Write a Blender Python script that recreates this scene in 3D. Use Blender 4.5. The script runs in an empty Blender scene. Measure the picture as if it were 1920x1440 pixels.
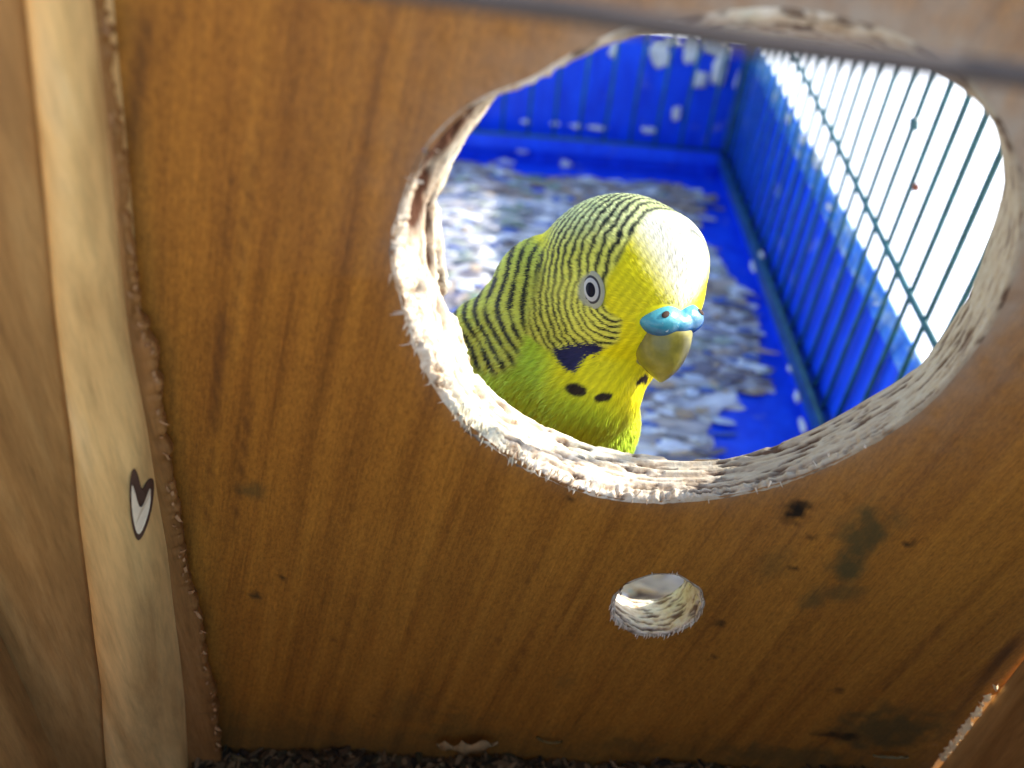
import bpy, bmesh, math, random
import numpy as np
from mathutils import Vector, Matrix, noise as mnoise
random.seed(7); rng = np.random.default_rng(7)
SC = bpy.context.scene; COL = SC.collection
# ---------------------------------------------------------------- camera (1 unit = 1 cm)
SC.unit_settings.system = 'METRIC'; SC.unit_settings.scale_length = 0.01
F = 1634.0
nrm = lambda a: np.asarray(a, float) / np.linalg.norm(a)
_v = np.array([-190, 2000, F]); _d = np.array([60, -1330, F])
AY = nrm(_d); _D = nrm(_v); _D = nrm(_D - AY * (_D @ AY)); AZ = -_D; AX = np.cross(AY, AZ)
RW = np.stack([AX, AY, AZ])                     # camera coordinates -> world
def W(c): return np.asarray(c, float) @ RW.T
cam_d = bpy.data.cameras.new('camera'); cam = bpy.data.objects.new('camera', cam_d); COL.objects.link(cam)
r_, d_, f_ = RW[:, 0], RW[:, 1], RW[:, 2]
cam.matrix_world = Matrix(((r_[0], -d_[0], -f_[0], 0), (r_[1], -d_[1], -f_[1], 0), (r_[2], -d_[2], -f_[2], 0), (0, 0, 0, 1)))
cam_d.sensor_width = 36; cam_d.lens = 36 * F / 1920; cam_d.clip_start = 0.2; cam_d.clip_end = 3000
cam_d.dof.use_dof = True; cam_d.dof.focus_distance = 11.9
cam_d.dof.aperture_fstop = cam_d.lens * 1e-3 / (2 * 0.09)
SC.camera = cam
# ---------------------------------------------------------------- daylight
SUN = nrm([0.84, 0.27, 0.47])
wd = bpy.data.worlds.new('World'); SC.world = wd; wd.use_nodes = True
nt = wd.node_tree; sky = nt.nodes.new('ShaderNodeTexSky'); sky.sky_type = 'NISHITA'; sky.sun_disc = False
sky.sun_elevation = math.asin(SUN[2]); sky.sun_rotation = math.atan2(SUN[0], SUN[1])
bg = nt.nodes['Background']; bg.inputs['Strength'].default_value = 0.15
nt.links.new(sky.outputs[0], bg.inputs[0])
sl = bpy.data.lights.new('sun', 'SUN'); sl.energy = 3.0; sl.angle = math.radians(0.5); sl.color = (1, 0.96, 0.90)
so = bpy.data.objects.new('sun', sl); COL.objects.link(so)
so.rotation_mode = 'QUATERNION'; so.rotation_quaternion = Vector(SUN).to_track_quat('Z', 'Y'); so.location = Vector(SUN) * 60
SC.view_settings.view_transform = 'Standard'; SC.view_settings.look = 'None'
SC.view_settings.exposure = 1.85; SC.view_settings.gamma = 1

# ---------------------------------------------------------------- helpers
def obj(name, me, mat=None, parent=None, **props):
    o = bpy.data.objects.new(name, me); COL.objects.link(o)
    if mat is not None and me is not None and len(me.materials) == 0:
        for m in (mat if isinstance(mat, (list, tuple)) else [mat]): me.materials.append(m)
    if parent is not None: o.parent = parent
    for k, v in props.items(): o[k] = v
    return o
def thing(name, label, cat, loc=(0, 0, 0), group=None):
    o = bpy.data.objects.new(name, None); COL.objects.link(o); o.location = loc; o.empty_display_size = 0.5
    o['label'] = label; o['category'] = cat
    if group: o['group'] = group
    return o
def put(o, parent):                             # parent while keeping world-space vertices
    o.parent = parent; o.matrix_parent_inverse = Matrix.Translation(parent.location).inverted(); return o
def mesh(name, V, Fc, smooth=True):
    me = bpy.data.meshes.new(name); me.from_pydata([tuple(map(float, v)) for v in V], [], [tuple(map(int, f)) for f in Fc])
    me.update()
    if smooth: me.polygons.foreach_set('use_smooth', [True] * len(me.polygons))
    return me
def bigmesh(name, V, Q, smooth=True):           # numpy quads
    me = bpy.data.meshes.new(name); n, m = len(V), len(Q); k = Q.shape[1]
    me.vertices.add(n); me.vertices.foreach_set('co', np.asarray(V, np.float32).ravel())
    me.loops.add(m * k); me.loops.foreach_set('vertex_index', np.asarray(Q, np.int32).ravel())
    me.polygons.add(m); me.polygons.foreach_set('loop_start', np.arange(0, m * k, k, dtype=np.int32))
    me.update(calc_edges=True)
    me.polygons.foreach_set('use_smooth', np.full(m, smooth))
    return me
def colattr(me, name, C):
    a = me.attributes.new(name, 'FLOAT_COLOR', 'POINT')
    C = np.asarray(C, np.float32); C4 = np.ones((len(C), 4), np.float32); C4[:, :C.shape[1]] = C
    a.data.foreach_set('color', C4.ravel())
def fattr(me, name, A):
    a = me.attributes.new(name, 'FLOAT', 'POINT'); a.data.foreach_set('value', np.asarray(A, np.float32))
def gridq(nu, nv, wrap=False):
    i = np.arange(nu if wrap else nu - 1)[:, None]; j = np.arange(nv - 1)[None, :]
    i2 = (i + 1) % nu
    return np.stack([i * nv + j, i2 * nv + j, i2 * nv + j + 1, i * nv + j + 1], -1).reshape(-1, 4)
def fbm(P, scale=(1, 1, 1), oct=3, seed=0.0):
    s = np.asarray(scale, float); Q = np.asarray(P) * s + seed
    out = np.zeros(len(Q)); a = 1.0
    for o in range(oct):
        out += a * np.array([mnoise.noise(Vector(q)) for q in Q]); Q = Q * 2.03 + 11.7; a *= 0.5
    return out
def box(name, x0, x1, y0, y1, z0, z1, mat, parent=None, bevel=0.05, rough=0.0, cuts=0):
    bm = bmesh.new(); bmesh.ops.create_cube(bm, size=1)
    for v in bm.verts: v.co = Vector(((x0 + x1) / 2 + v.co.x * (x1 - x0), (y0 + y1) / 2 + v.co.y * (y1 - y0), (z0 + z1) / 2 + v.co.z * (z1 - z0)))
    if bevel: bmesh.ops.bevel(bm, geom=bm.edges[:], offset=bevel, segments=2, affect='EDGES', profile=0.6)
    if cuts: bmesh.ops.subdivide_edges(bm, edges=[e for e in bm.edges if e.calc_length() > 0.4], cuts=cuts, use_grid_fill=True)
    if rough:
        for v in bm.verts: v.co += Vector([mnoise.noise(v.co * 0.8 + Vector((k * 9, 0, 0))) for k in range(3)]) * rough
    me = bpy.data.meshes.new(name); bm.to_mesh(me); bm.free()
    o = obj(name, me, mat)
    if parent is not None: put(o, parent)
    return o
def tube_data(path, rad, seg=8, cap=True):
    P = np.asarray(path, float); n = len(P)
    rad = np.full(n, rad) if np.isscalar(rad) else np.asarray(rad)
    V = []; up = np.array([0.13, 0.21, 0.97])
    for i in range(n):
        t = nrm(P[min(i + 1, n - 1)] - P[max(i - 1, 0)])
        if abs(t @ up) > 0.95: up = np.array([0.9, 0.3, 0.1])
        a = nrm(np.cross(t, up)); b = np.cross(t, a)
        for k in range(seg):
            an = 2 * math.pi * k / seg; V.append(P[i] + rad[i] * (math.cos(an) * a + math.sin(an) * b))
    Q = []
    for i in range(n - 1):
        for k in range(seg): Q.append((i * seg + k, i * seg + (k + 1) % seg, (i + 1) * seg + (k + 1) % seg, (i + 1) * seg + k))
    if cap: Q.append(tuple(range(seg))[::-1]); Q.append(tuple((n - 1) * seg + k for k in range(seg)))
    return V, Q
def tube(name, path, rad, mat, parent=None, seg=8):
    V, Q = tube_data(path, rad, seg); o = obj(name, mesh(name, V, Q), mat)
    if parent is not None: put(o, parent)
    return o
# ---------------------------------------------------------------- materials
class NT:
    def __init__(s, name):
        s.m = bpy.data.materials.new(name); s.m.use_nodes = True; s.t = s.m.node_tree
        s.b = s.t.nodes['Principled BSDF']; s.out = s.t.nodes['Material Output']
    def n(s, typ, **kw):
        n = s.t.nodes.new('ShaderNode' + typ)
        for k, v in kw.items():
            if k.startswith('i_'): n.inputs[int(k[2:]) if k[2:].isdigit() else k[2:]].default_value = v
            else: setattr(n, k, v)
        return n
    def l(s, a, b): s.t.links.new(a, b)
    def attr(s, name): return s.n('Attribute', attribute_name=name)
    def objc(s): return s.n('TexCoord').outputs['Object']
    def mapping(s, vec, scale=(1, 1, 1), rot=(0, 0, 0)):
        m = s.n('Mapping'); m.inputs['Scale'].default_value = scale; m.inputs['Rotation'].default_value = rot; s.l(vec, m.inputs[0]); return m.outputs[0]
    def noise(s, vec, scale, detail=5, rough=0.55, dist=0.0):
        n = s.n('TexNoise'); n.inputs['Scale'].default_value = scale; n.inputs['Detail'].default_value = detail
        n.inputs['Roughness'].default_value = rough; n.inputs['Distortion'].default_value = dist; s.l(vec, n.inputs['Vector']); return n.outputs['Fac']
    def ramp(s, fac, stops):
        r = s.n('ValToRGB'); e = r.color_ramp.elements
        while len(e) < len(stops): e.new(0.5)
        for k, (p, c) in enumerate(stops):
            e[k].position = p; e[k].color = (c, c, c, 1) if np.isscalar(c) else (*c, 1)
        s.l(fac, r.inputs[0]); return r.outputs[0]
    def mix(s, fac, a, b, mode='MIX'):
        m = s.n('Mix', data_type='RGBA', blend_type=mode)
        for sock, v in ((m.inputs[0], fac), (m.inputs[6], a), (m.inputs[7], b)):
            if hasattr(v, 'is_output'): s.l(v, sock)
            elif np.isscalar(v): sock.default_value = v
            else: sock.default_value = (*v, 1)
        return m.outputs[2]
    def math(s, op, a, b=None):
        m = s.n('Math', operation=op)
        for sock, v in ((m.inputs[0], a), (m.inputs[1], b)):
            if v is None: continue
            if hasattr(v, 'is_output'): s.l(v, sock)
            else: sock.default_value = v
        return m.outputs[0]
    def bump(s, h, strength=0.3, dist=0.02):
        b = s.n('Bump'); b.inputs['Strength'].default_value = strength; b.inputs['Distance'].default_value = dist
        s.l(h, b.inputs['Height']); s.l(b.outputs[0], s.b.inputs['Normal'])
    def col(s, c, rough=0.6, spec=0.3):
        if hasattr(c, 'is_output'): s.l(c, s.b.inputs['Base Color'])
        else: s.b.inputs['Base Color'].default_value = (*c, 1)
        s.b.inputs['Roughness'].default_value = rough; s.b.inputs['Specular IOR Level'].default_value = spec
        return s.m

def m_panel():
    k = NT('stained_pine'); g = k.attr('grain').outputs['Vector']
    streak = k.noise(k.mapping(g, (4.0, 1, 0.16)), 1.0, 6, 0.6, 0.25)
    fine = k.noise(k.mapping(g, (34, 8, 1.3)), 1.0, 4, 0.7)
    mott = k.noise(k.mapping(g, (0.5, 1, 0.3)), 1.0, 4, 0.6)
    speck = k.noise(k.mapping(g, (26, 9, 12)), 1.0, 3, 0.8)
    c = k.ramp(streak, [(0.26, (0.14, 0.047, 0.006)), (0.42, (0.285, 0.106, 0.013)), (0.58, (0.37, 0.145, 0.017)), (0.76, (0.45, 0.19, 0.026))])
    c = k.mix(k.ramp(mott, [(0.3, 0.0), (0.7, 0.5)]), c, (0.41, 0.168, 0.021))
    c = k.mix(1.0, c, k.ramp(fine, [(0.25, 0.80), (0.6, 1.06)]), 'MULTIPLY')
    c = k.mix(1.0, c, k.ramp(speck, [(0.3, 0.66), (0.55, 1.0), (0.75, 1.28)]), 'MULTIPLY')
    c = k.mix(k.attr('greyed').outputs['Fac'], c, (0.40, 0.33, 0.25))
    c = k.mix(k.attr('streak').outputs['Fac'], c, (0.075, 0.026, 0.007))
    c = k.mix(k.attr('moss_dark').outputs['Fac'], c, (0.05, 0.05, 0.018))
    c = k.mix(k.attr('dirt').outputs['Fac'], c, (0.012, 0.008, 0.005))
    h = k.math('ADD', k.math('MULTIPLY', fine, 0.6), k.math('MULTIPLY', streak, 0.6)); h = k.math('ADD', h, k.math('MULTIPLY', speck, 0.5))
    k.bump(h, 0.45, 0.03); return k.col(c, 0.62, 0.25)
def m_rim():
    k = NT('raw_chewed_wood'); o = k.objc()
    a = k.noise(k.mapping(o, (5, 8, 5)), 1.0, 6, 0.7, 0.4); b = k.noise(o, 1.1, 3, 0.6)
    c = k.ramp(a, [(0.30, (0.34, 0.20, 0.10)), (0.42, (0.66, 0.52, 0.36)), (0.60, (0.80, 0.72, 0.58)), (0.75, (0.86, 0.81, 0.70))])
    c = k.mix(k.ramp(b, [(0.52, 0.0), (0.66, 0.45)]), c, (0.55, 0.62, 0.50))
    c = k.mix(k.attr('aged_shade').outputs['Fac'], c, k.mix(a, (0.27, 0.205, 0.13), (0.44, 0.36, 0.25))); c = k.mix(k.attr('crack').outputs['Fac'], c, (0.075, 0.030, 0.015))
    k.bump(k.noise(k.mapping(o, (14, 10, 14)), 1.0, 5, 0.7), 0.6, 0.03); return k.col(c, 0.8, 0.15)
def m_wood(name, c0, c1, c2, axis_scale=(3, 3, 0.25), rough=0.6, bump=0.3):
    k = NT(name); o = k.objc()
    a = k.noise(k.mapping(o, axis_scale), 1.0, 6, 0.6, 0.6); f = k.noise(k.mapping(o, tuple(7 * s for s in axis_scale)), 1.0, 4, 0.7)
    c = k.ramp(a, [(0.3, c0), (0.5, c1), (0.7, c2)]); c = k.mix(1.0, c, k.ramp(f, [(0.3, 0.78), (0.6, 1.06)]), 'MULTIPLY')
    k.bump(f, bump, 0.02); return k.col(c, rough, 0.25)
def m_blue():
    k = NT('blue_painted_metal'); o = k.objc()
    n = k.noise(o, 0.9, 6, 0.65); s = k.noise(k.mapping(o, (1.6, 1.6, 0.5)), 1.0, 5, 0.6)
    c = k.ramp(s, [(0.3, (0.005, 0.045, 0.66)), (0.7, (0.008, 0.095, 0.92))])
    c = k.mix(k.ramp(n, [(0.60, 0.0), (0.72, 0.45)]), c, (0.38, 0.46, 0.55))
    k.bump(n, 0.15, 0.03); return k.col(c, 0.38, 0.45)
def m_lip():
    k = NT('dusty_blue_paint'); o = k.objc(); n = k.noise(k.mapping(o, (2, 0.8, 2)), 1.0, 6, 0.65)
    c = k.ramp(n, [(0.35, (0.02, 0.12, 0.70)), (0.52, (0.06, 0.24, 0.74)), (0.66, (0.40, 0.50, 0.60))]); return k.col(c, 0.5, 0.4)
def m_wire():
    k = NT('teal_wire'); n = k.noise(k.objc(), 3.0, 4); c = k.ramp(n, [(0.4, (0.010, 0.075, 0.085)), (0.7, (0.02, 0.14, 0.15))]); return k.col(c, 0.4, 0.5)
def m_attr(name, rough=0.7, spec=0.2, sub=0.0, attr='Col'):
    k = NT(name); k.col(k.attr(attr).outputs['Color'], rough, spec)
    return k.m
def m_plumage():
    k = NT('feather'); c = k.attr('Col').outputs['Color']; k.col(c, 0.55, 0.22)
    tr = k.n('BsdfTranslucent'); k.l(c, tr.inputs[0]); mx = k.n('MixShader'); mx.inputs[0].default_value = 0.28
    k.l(k.b.outputs[0], mx.inputs[1]); k.l(tr.outputs[0], mx.inputs[2]); k.l(mx.outputs[0], k.out.inputs[0]); return k.m
def m_plain(name, c, rough=0.5, spec=0.4, var=0.12, scale=4.0):
    k = NT(name); n = k.noise(k.objc(), scale, 5, 0.6); c = np.asarray(c, float)
    return k.col(k.ramp(n, [(0.3, tuple(c * (1 - var))), (0.7, tuple(np.minimum(c * (1 + var), 1)))]), rough, spec)
M = dict(panel=m_panel(), rim=m_rim(), blue=m_blue(), lip=m_lip(), wire=m_wire(), plumage=m_plumage(), flake=m_attr('flake', 0.8, 0.15))
M['post'] = m_wood('lit_pine', (0.52, 0.29, 0.095), (0.80, 0.51, 0.19), (0.90, 0.66, 0.32), (1.2, 1.0, 0.12), 0.55, 0.15)  # paler than the other wood, standing in for light on the post
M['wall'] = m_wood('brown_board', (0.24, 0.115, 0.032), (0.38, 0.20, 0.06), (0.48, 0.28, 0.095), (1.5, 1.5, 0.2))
M['batten'] = m_wood('stained_batten', (0.20, 0.085, 0.022), (0.30, 0.135, 0.036), (0.38, 0.18, 0.055), (5, 3, 0.5))
M['rod'] = m_plain('weathered_rod', (0.072, 0.054, 0.045), 0.55, 0.3)
M['dropping'] = m_plain('dried_dropping', (0.72, 0.70, 0.66), 0.8, 0.1)
M['ground'] = m_plain('white_paving', (0.86, 0.85, 0.82), 0.8, 0.2, 0.04, 0.05)

# ---------------------------------------------------------------- setting: sunlit white ground under the cage
gx = np.linspace(-400, 400, 9); V = [(x, y, -17.2) for x in gx for y in np.linspace(-400, 1200, 9)]
obj('ground', bigmesh('ground', np.array(V), gridq(9, 9), False), M['ground'], kind='structure')

# ---------------------------------------------------------------- nest box
NB = thing('nest_box', 'open brown wooden nest box with a large chewed round entrance hole', 'nest box', (2, 5, -15))
YF, YB = 7.7, 8.5
def pr(px, py, y):                               # photo ray -> plane y (used once to measure the hole outline)
    c = np.array([(px - 960) / F, (py - 720) / F, 1.0]); w = W(c); return w * (y / w[1])
HC = np.array([2.05, -5.0])
def polar(pts, y):
    a = []
    for p in pts:
        w = pr(*p, y); dx, dz = w[0] - HC[0], w[2] - HC[1]; a.append((math.atan2(dz, dx) % (2 * math.pi), math.hypot(dx, dz)))
    a.sort(); t = np.array([q[0] for q in a]); r = np.array([q[1] for q in a])
    t = np.concatenate([t[-3:] - 2 * math.pi, t, t[:3] + 2 * math.pi]); r = np.concatenate([r[-3:], r, r[:3]])
    fine = np.linspace(0, 2 * math.pi, 721)[:-1]; rr = np.interp(fine, t, r)
    kern = np.hanning(25); kern /= kern.sum(); rr = np.convolve(np.concatenate([rr[-12:], rr, rr[:12]]), kern, 'valid')
    return lambda th: np.interp(np.asarray(th) % (2 * math.pi), np.append(fine, 2 * math.pi), np.append(rr, rr[0]))
r_face = polar([(742, 480), (765, 560), (790, 640), (860, 770), (980, 862), (1160, 932), (1280, 934), (1400, 918), (1520, 880), (1620, 832), (1720, 765), (1790, 690), (1855, 600), (1902, 480),
                (1912, 380), (1880, 260), (1810, 160), (1700, 85), (1600, 52), (1500, 30), (1420, 27), (1330, 38), (1240, 48), (1180, 62), (1080, 110), (1000, 160), (915, 190), (850, 238), (798, 303), (764, 383)], YF)
r_out = polar([(834, 350), (826, 420), (828, 480), (840, 550), (862, 612), (930, 742), (1040, 803), (1170, 846), (1260, 858), (1360, 860), (1440, 838), (1520, 806), (1630, 745), (1720, 690), (1800, 580), (1850, 460), (1882, 340),
               (1868, 240), (1830, 170), (1740, 128), (1650, 104), (1560, 91), (1450, 84), (1330, 74), (1220, 66), (1150, 70), (1050, 105), (950, 160), (880, 260)], YB)
def rim_jit(th, s=0.0):
    return np.array([0.035 * mnoise.noise(Vector((math.cos(t) * 9, math.sin(t) * 9, s))) + 0.03 * mnoise.noise(Vector((math.cos(t) * 32, math.sin(t) * 32, s + 3))) for t in np.atleast_1d(th)])
def chew(th):                                   # the gnawed left / lower-left side
    a = (np.asarray(th) % (2 * math.pi)); return np.exp(-((a - 3.3) / 0.75) ** 2)
PC = np.array([2.60, -10.13])
p_face = lambda th: 0.60 + 0.07 * np.sin(np.asarray(th)) ** 2 + np.array([0.03 * mnoise.noise(Vector((math.cos(t) * 3, math.sin(t) * 3, 5))) for t in np.atleast_1d(th)])

# panel face as a fine grid with both holes cut out
X0, X1, Z0, Z1 = -5.6, 8.13, -15.2, 2.2
xs = np.arange(X0, X1 + 0.01, 0.08); xs[-1] = X1; zs = np.arange(Z0, Z1 + 0.01, 0.08)
GX, GZ = np.meshgrid(xs, zs, indexing='ij'); gxf, gzf = GX.ravel().copy(), GZ.ravel().copy()
keep = np.ones(len(gxf), bool)
rt = gxf > X1 - 0.001; gxf[rt] = np.where(gzf[rt] > -11.8, 8.24, 8.12 - 0.03 * rng.random(rt.sum()))
for cen, rf in ((HC, r_face), (PC, p_face)):
    dx, dz = gxf - cen[0], gzf - cen[1]; th = np.arctan2(dz, dx); r = np.hypot(dx, dz)
    near = r < 4.2; re = np.full(len(r), 0.0); re[near] = rf(th[near]) + 0.03
    snap = near & (np.abs(r - re) < 0.058); gxf[snap] = cen[0] + np.cos(th[snap]) * re[snap]; gzf[snap] = cen[1] + np.sin(th[snap]) * re[snap]
    keep &= ~(near & (r < re - 0.05))
nV = len(gxf); front = np.stack([gxf, np.full(nV, YF), gzf], -1)
Q = gridq(len(xs), len(zs)); Q = Q[keep[Q].all(1)]
back = front + np.array([0, YB - YF, 0])
for cen, rf, ro in ((HC, r_face, r_out), (PC, p_face, lambda t: p_face(t) + 0.32)):   # open the plate a little wider behind the rims
    dx, dz = back[:, 0] - cen[0], back[:, 2] - cen[1]; th = np.arctan2(dz, dx); r = np.hypot(dx, dz); nr_ = r < 4.2
    lim = np.zeros(len(r)); lim[nr_] = np.maximum(rf(th[nr_]), ro(th[nr_])) + 0.10; mv = nr_ & (r < lim)
    back[mv, 0] = cen[0] + np.cos(th[mv]) * lim[mv]; back[mv, 2] = cen[1] + np.sin(th[mv]) * lim[mv]
Vp = np.concatenate([front, back])
# side walls of the plate
ed = {}
for q in Q:
    for a, b in zip(q, np.roll(q, -1)): ed[(a, b)] = 1
side = np.array([(b, a, a + nV, b + nV) for (a, b) in ed if (b, a) not in ed and not (X0 + .1 < gxf[a] < X1 - .1 and Z0 + .1 < gzf[a] < Z1 - .1)])
Qall = np.concatenate([Q[:, ::-1], Q + nV, side[:, ::-1]])
me = bigmesh('front_panel', Vp, Qall, False)
x, z = Vp[:, 0], Vp[:, 2]
ga = math.radians(12); A_ = x * math.cos(ga) - z * math.sin(ga); G_ = z * math.cos(ga) + x * math.sin(ga)
at = me.attributes.new('grain', 'FLOAT_VECTOR', 'POINT'); at.data.foreach_set('vector', np.stack([A_, Vp[:, 1], G_], -1).astype(np.float32).ravel())
def segdist(px, pz, a, b):
    d = np.array(b) - np.array(a); t = np.clip(((px - a[0]) * d[0] + (pz - a[1]) * d[1]) / (d @ d), 0, 1)
    return np.hypot(px - a[0] - t * d[0], pz - a[1] - t * d[1]), t
P2 = lambda p: (lambda w: (w[0], w[2]))(pr(*p, YF))
nz1 = fbm(np.stack([A_ * 3, G_ * 0.4, x * 0], -1), oct=2); nz2 = fbm(np.stack([x * 4, z * 4, x * 0 + 7], -1), oct=3)
stk = np.zeros(len(x))
for a, b, w, s in [((283, 0), (240, 300), .085, .85), ((345, 0), (300, 130), .05, .5), ((440, 300), (420, 480), .06, .6), ((500, 180), (410, 760), .05, .55), ((420, 560), (398, 830), .09, .9), ((470, 720), (438, 1010), .045, .8), ((398, 830), (385, 1000), .06, .7), ((610, 100), (560, 400), .05, .35),
                   ((1030, 1010), (915, 1240), .035, .6), ((1000, 1180), (960, 1270), .03, .5), ((1500, 1160), (1370, 1330), .04, .5), ((1560, 1130), (1430, 1290), .03, .45), ((1790, 1150), (1640, 1310), .05, .8), ((1640, 1310), (1540, 1400), .08, .5), ((1920, 1180), (1770, 1370), .12, .85), ((1350, 1330), (1290, 1420), .05, .45),
                   ((1440, 1040), (1240, 1250), .03, .35), ((700, 900), (640, 1250), .03, .3), ((850, 900), (760, 1200), .03, .3), ((380, 1150), (372, 1330), .06, .6), ((960, 100), (860, 240), .06, .3), ((1280, 980), (1180, 1080), .03, .35)]:
    d, t = segdist(x, z, P2(a), P2(b)); stk = np.maximum(stk, s * np.exp(-(d / (w * (0.7 + 0.5 * nz1 ** 2))) ** 2) * np.clip(1.3 - 1.2 * np.abs(2 * t - 1) ** 3, 0, 1) * (0.75 + 0.5 * nz1))
edge = np.clip((-3.2 - x) / 0.9, 0, 1) * 0.0
fattr(me, 'streak', np.clip(stk + edge, 0, 1))
moss_dark = np.zeros(len(x)); dirt = np.zeros(len(x))
for p, rx, rz, s in [((1620, 1000), .30, .42, .75), ((1590, 1060), .22, .35, .8), ((1575, 1110), .3, .2, .55), ((1530, 1120), .16, .22, .6), ((470, 920), .22, .12, .55), ((1480, 1420), 1.3, .35, .6), ((1660, 1370), .8, .6, .75), ((860, 1370), .5, .6, .4), ((1180, 1400), .6, .3, .5), ((1450, 1060), .22, .3, .35), ((760, 1330), .5, .5, .3), ((1060, 1280), .15, .3, .25), ((480, 1120), .08, .06, .5)]:
    c = P2(p); d = np.hypot((x - c[0]) / rx, (z - c[1]) / rz); moss_dark = np.maximum(moss_dark, s * np.clip(1.5 - d + 0.7 * nz2, 0, 1))
for p, rx, rz, s in [((1490, 965), .13, .15, 1), ((1500, 950), .16, .08, .9), ((1705, 1018), .09, .05, .9), ((1520, 1010), .07, .05, .8), ((1490, 1065), .06, .05, .8), ((1590, 935), .06, .06, .5), ((527, 1085), .035, .04, .9), ((627, 1198), .03, .03, .7), ((943, 838), .07, .09, .9), ((1064, 937), .05, .05, .8), ((1350, 1168), .06, .05, .8), ((1340, 1232), .05, .05, .7), ((478, 1118), .07, .05, .7), ((1575, 1295), .08, .06, .6), ((1575, 1380), .35, .1, .8), ((700, 1340), .06, .03, .4)]:
    c = P2(p); d = np.hypot((x - c[0]) / rx, (z - c[1]) / rz); dirt = np.maximum(dirt, s * np.clip((1.4 - d + 0.9 * nz2) * 1.6, 0, 1))
low = np.clip((-13.3 - z) / 1.2 + 0.35 * nz2, 0, 1) * 0.55  # darker ragged band towards the foot of the panel
fattr(me, 'moss_dark', np.clip(np.maximum(moss_dark, low * 0.8), 0, 1)); fattr(me, 'dirt', dirt)
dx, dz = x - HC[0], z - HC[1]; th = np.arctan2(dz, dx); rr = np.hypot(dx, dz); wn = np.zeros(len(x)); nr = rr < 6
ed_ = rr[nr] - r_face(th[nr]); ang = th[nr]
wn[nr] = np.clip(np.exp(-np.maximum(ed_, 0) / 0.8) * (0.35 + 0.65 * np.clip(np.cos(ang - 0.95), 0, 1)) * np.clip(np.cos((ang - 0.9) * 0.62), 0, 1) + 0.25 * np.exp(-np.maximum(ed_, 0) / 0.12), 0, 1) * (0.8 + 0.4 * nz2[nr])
fattr(me, 'greyed', np.clip(wn * 1.05, 0, 0.9))  # lighter and greyer round the hole, strongest at its upper right
put(obj('front_panel', me, M['panel']), NB)

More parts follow.
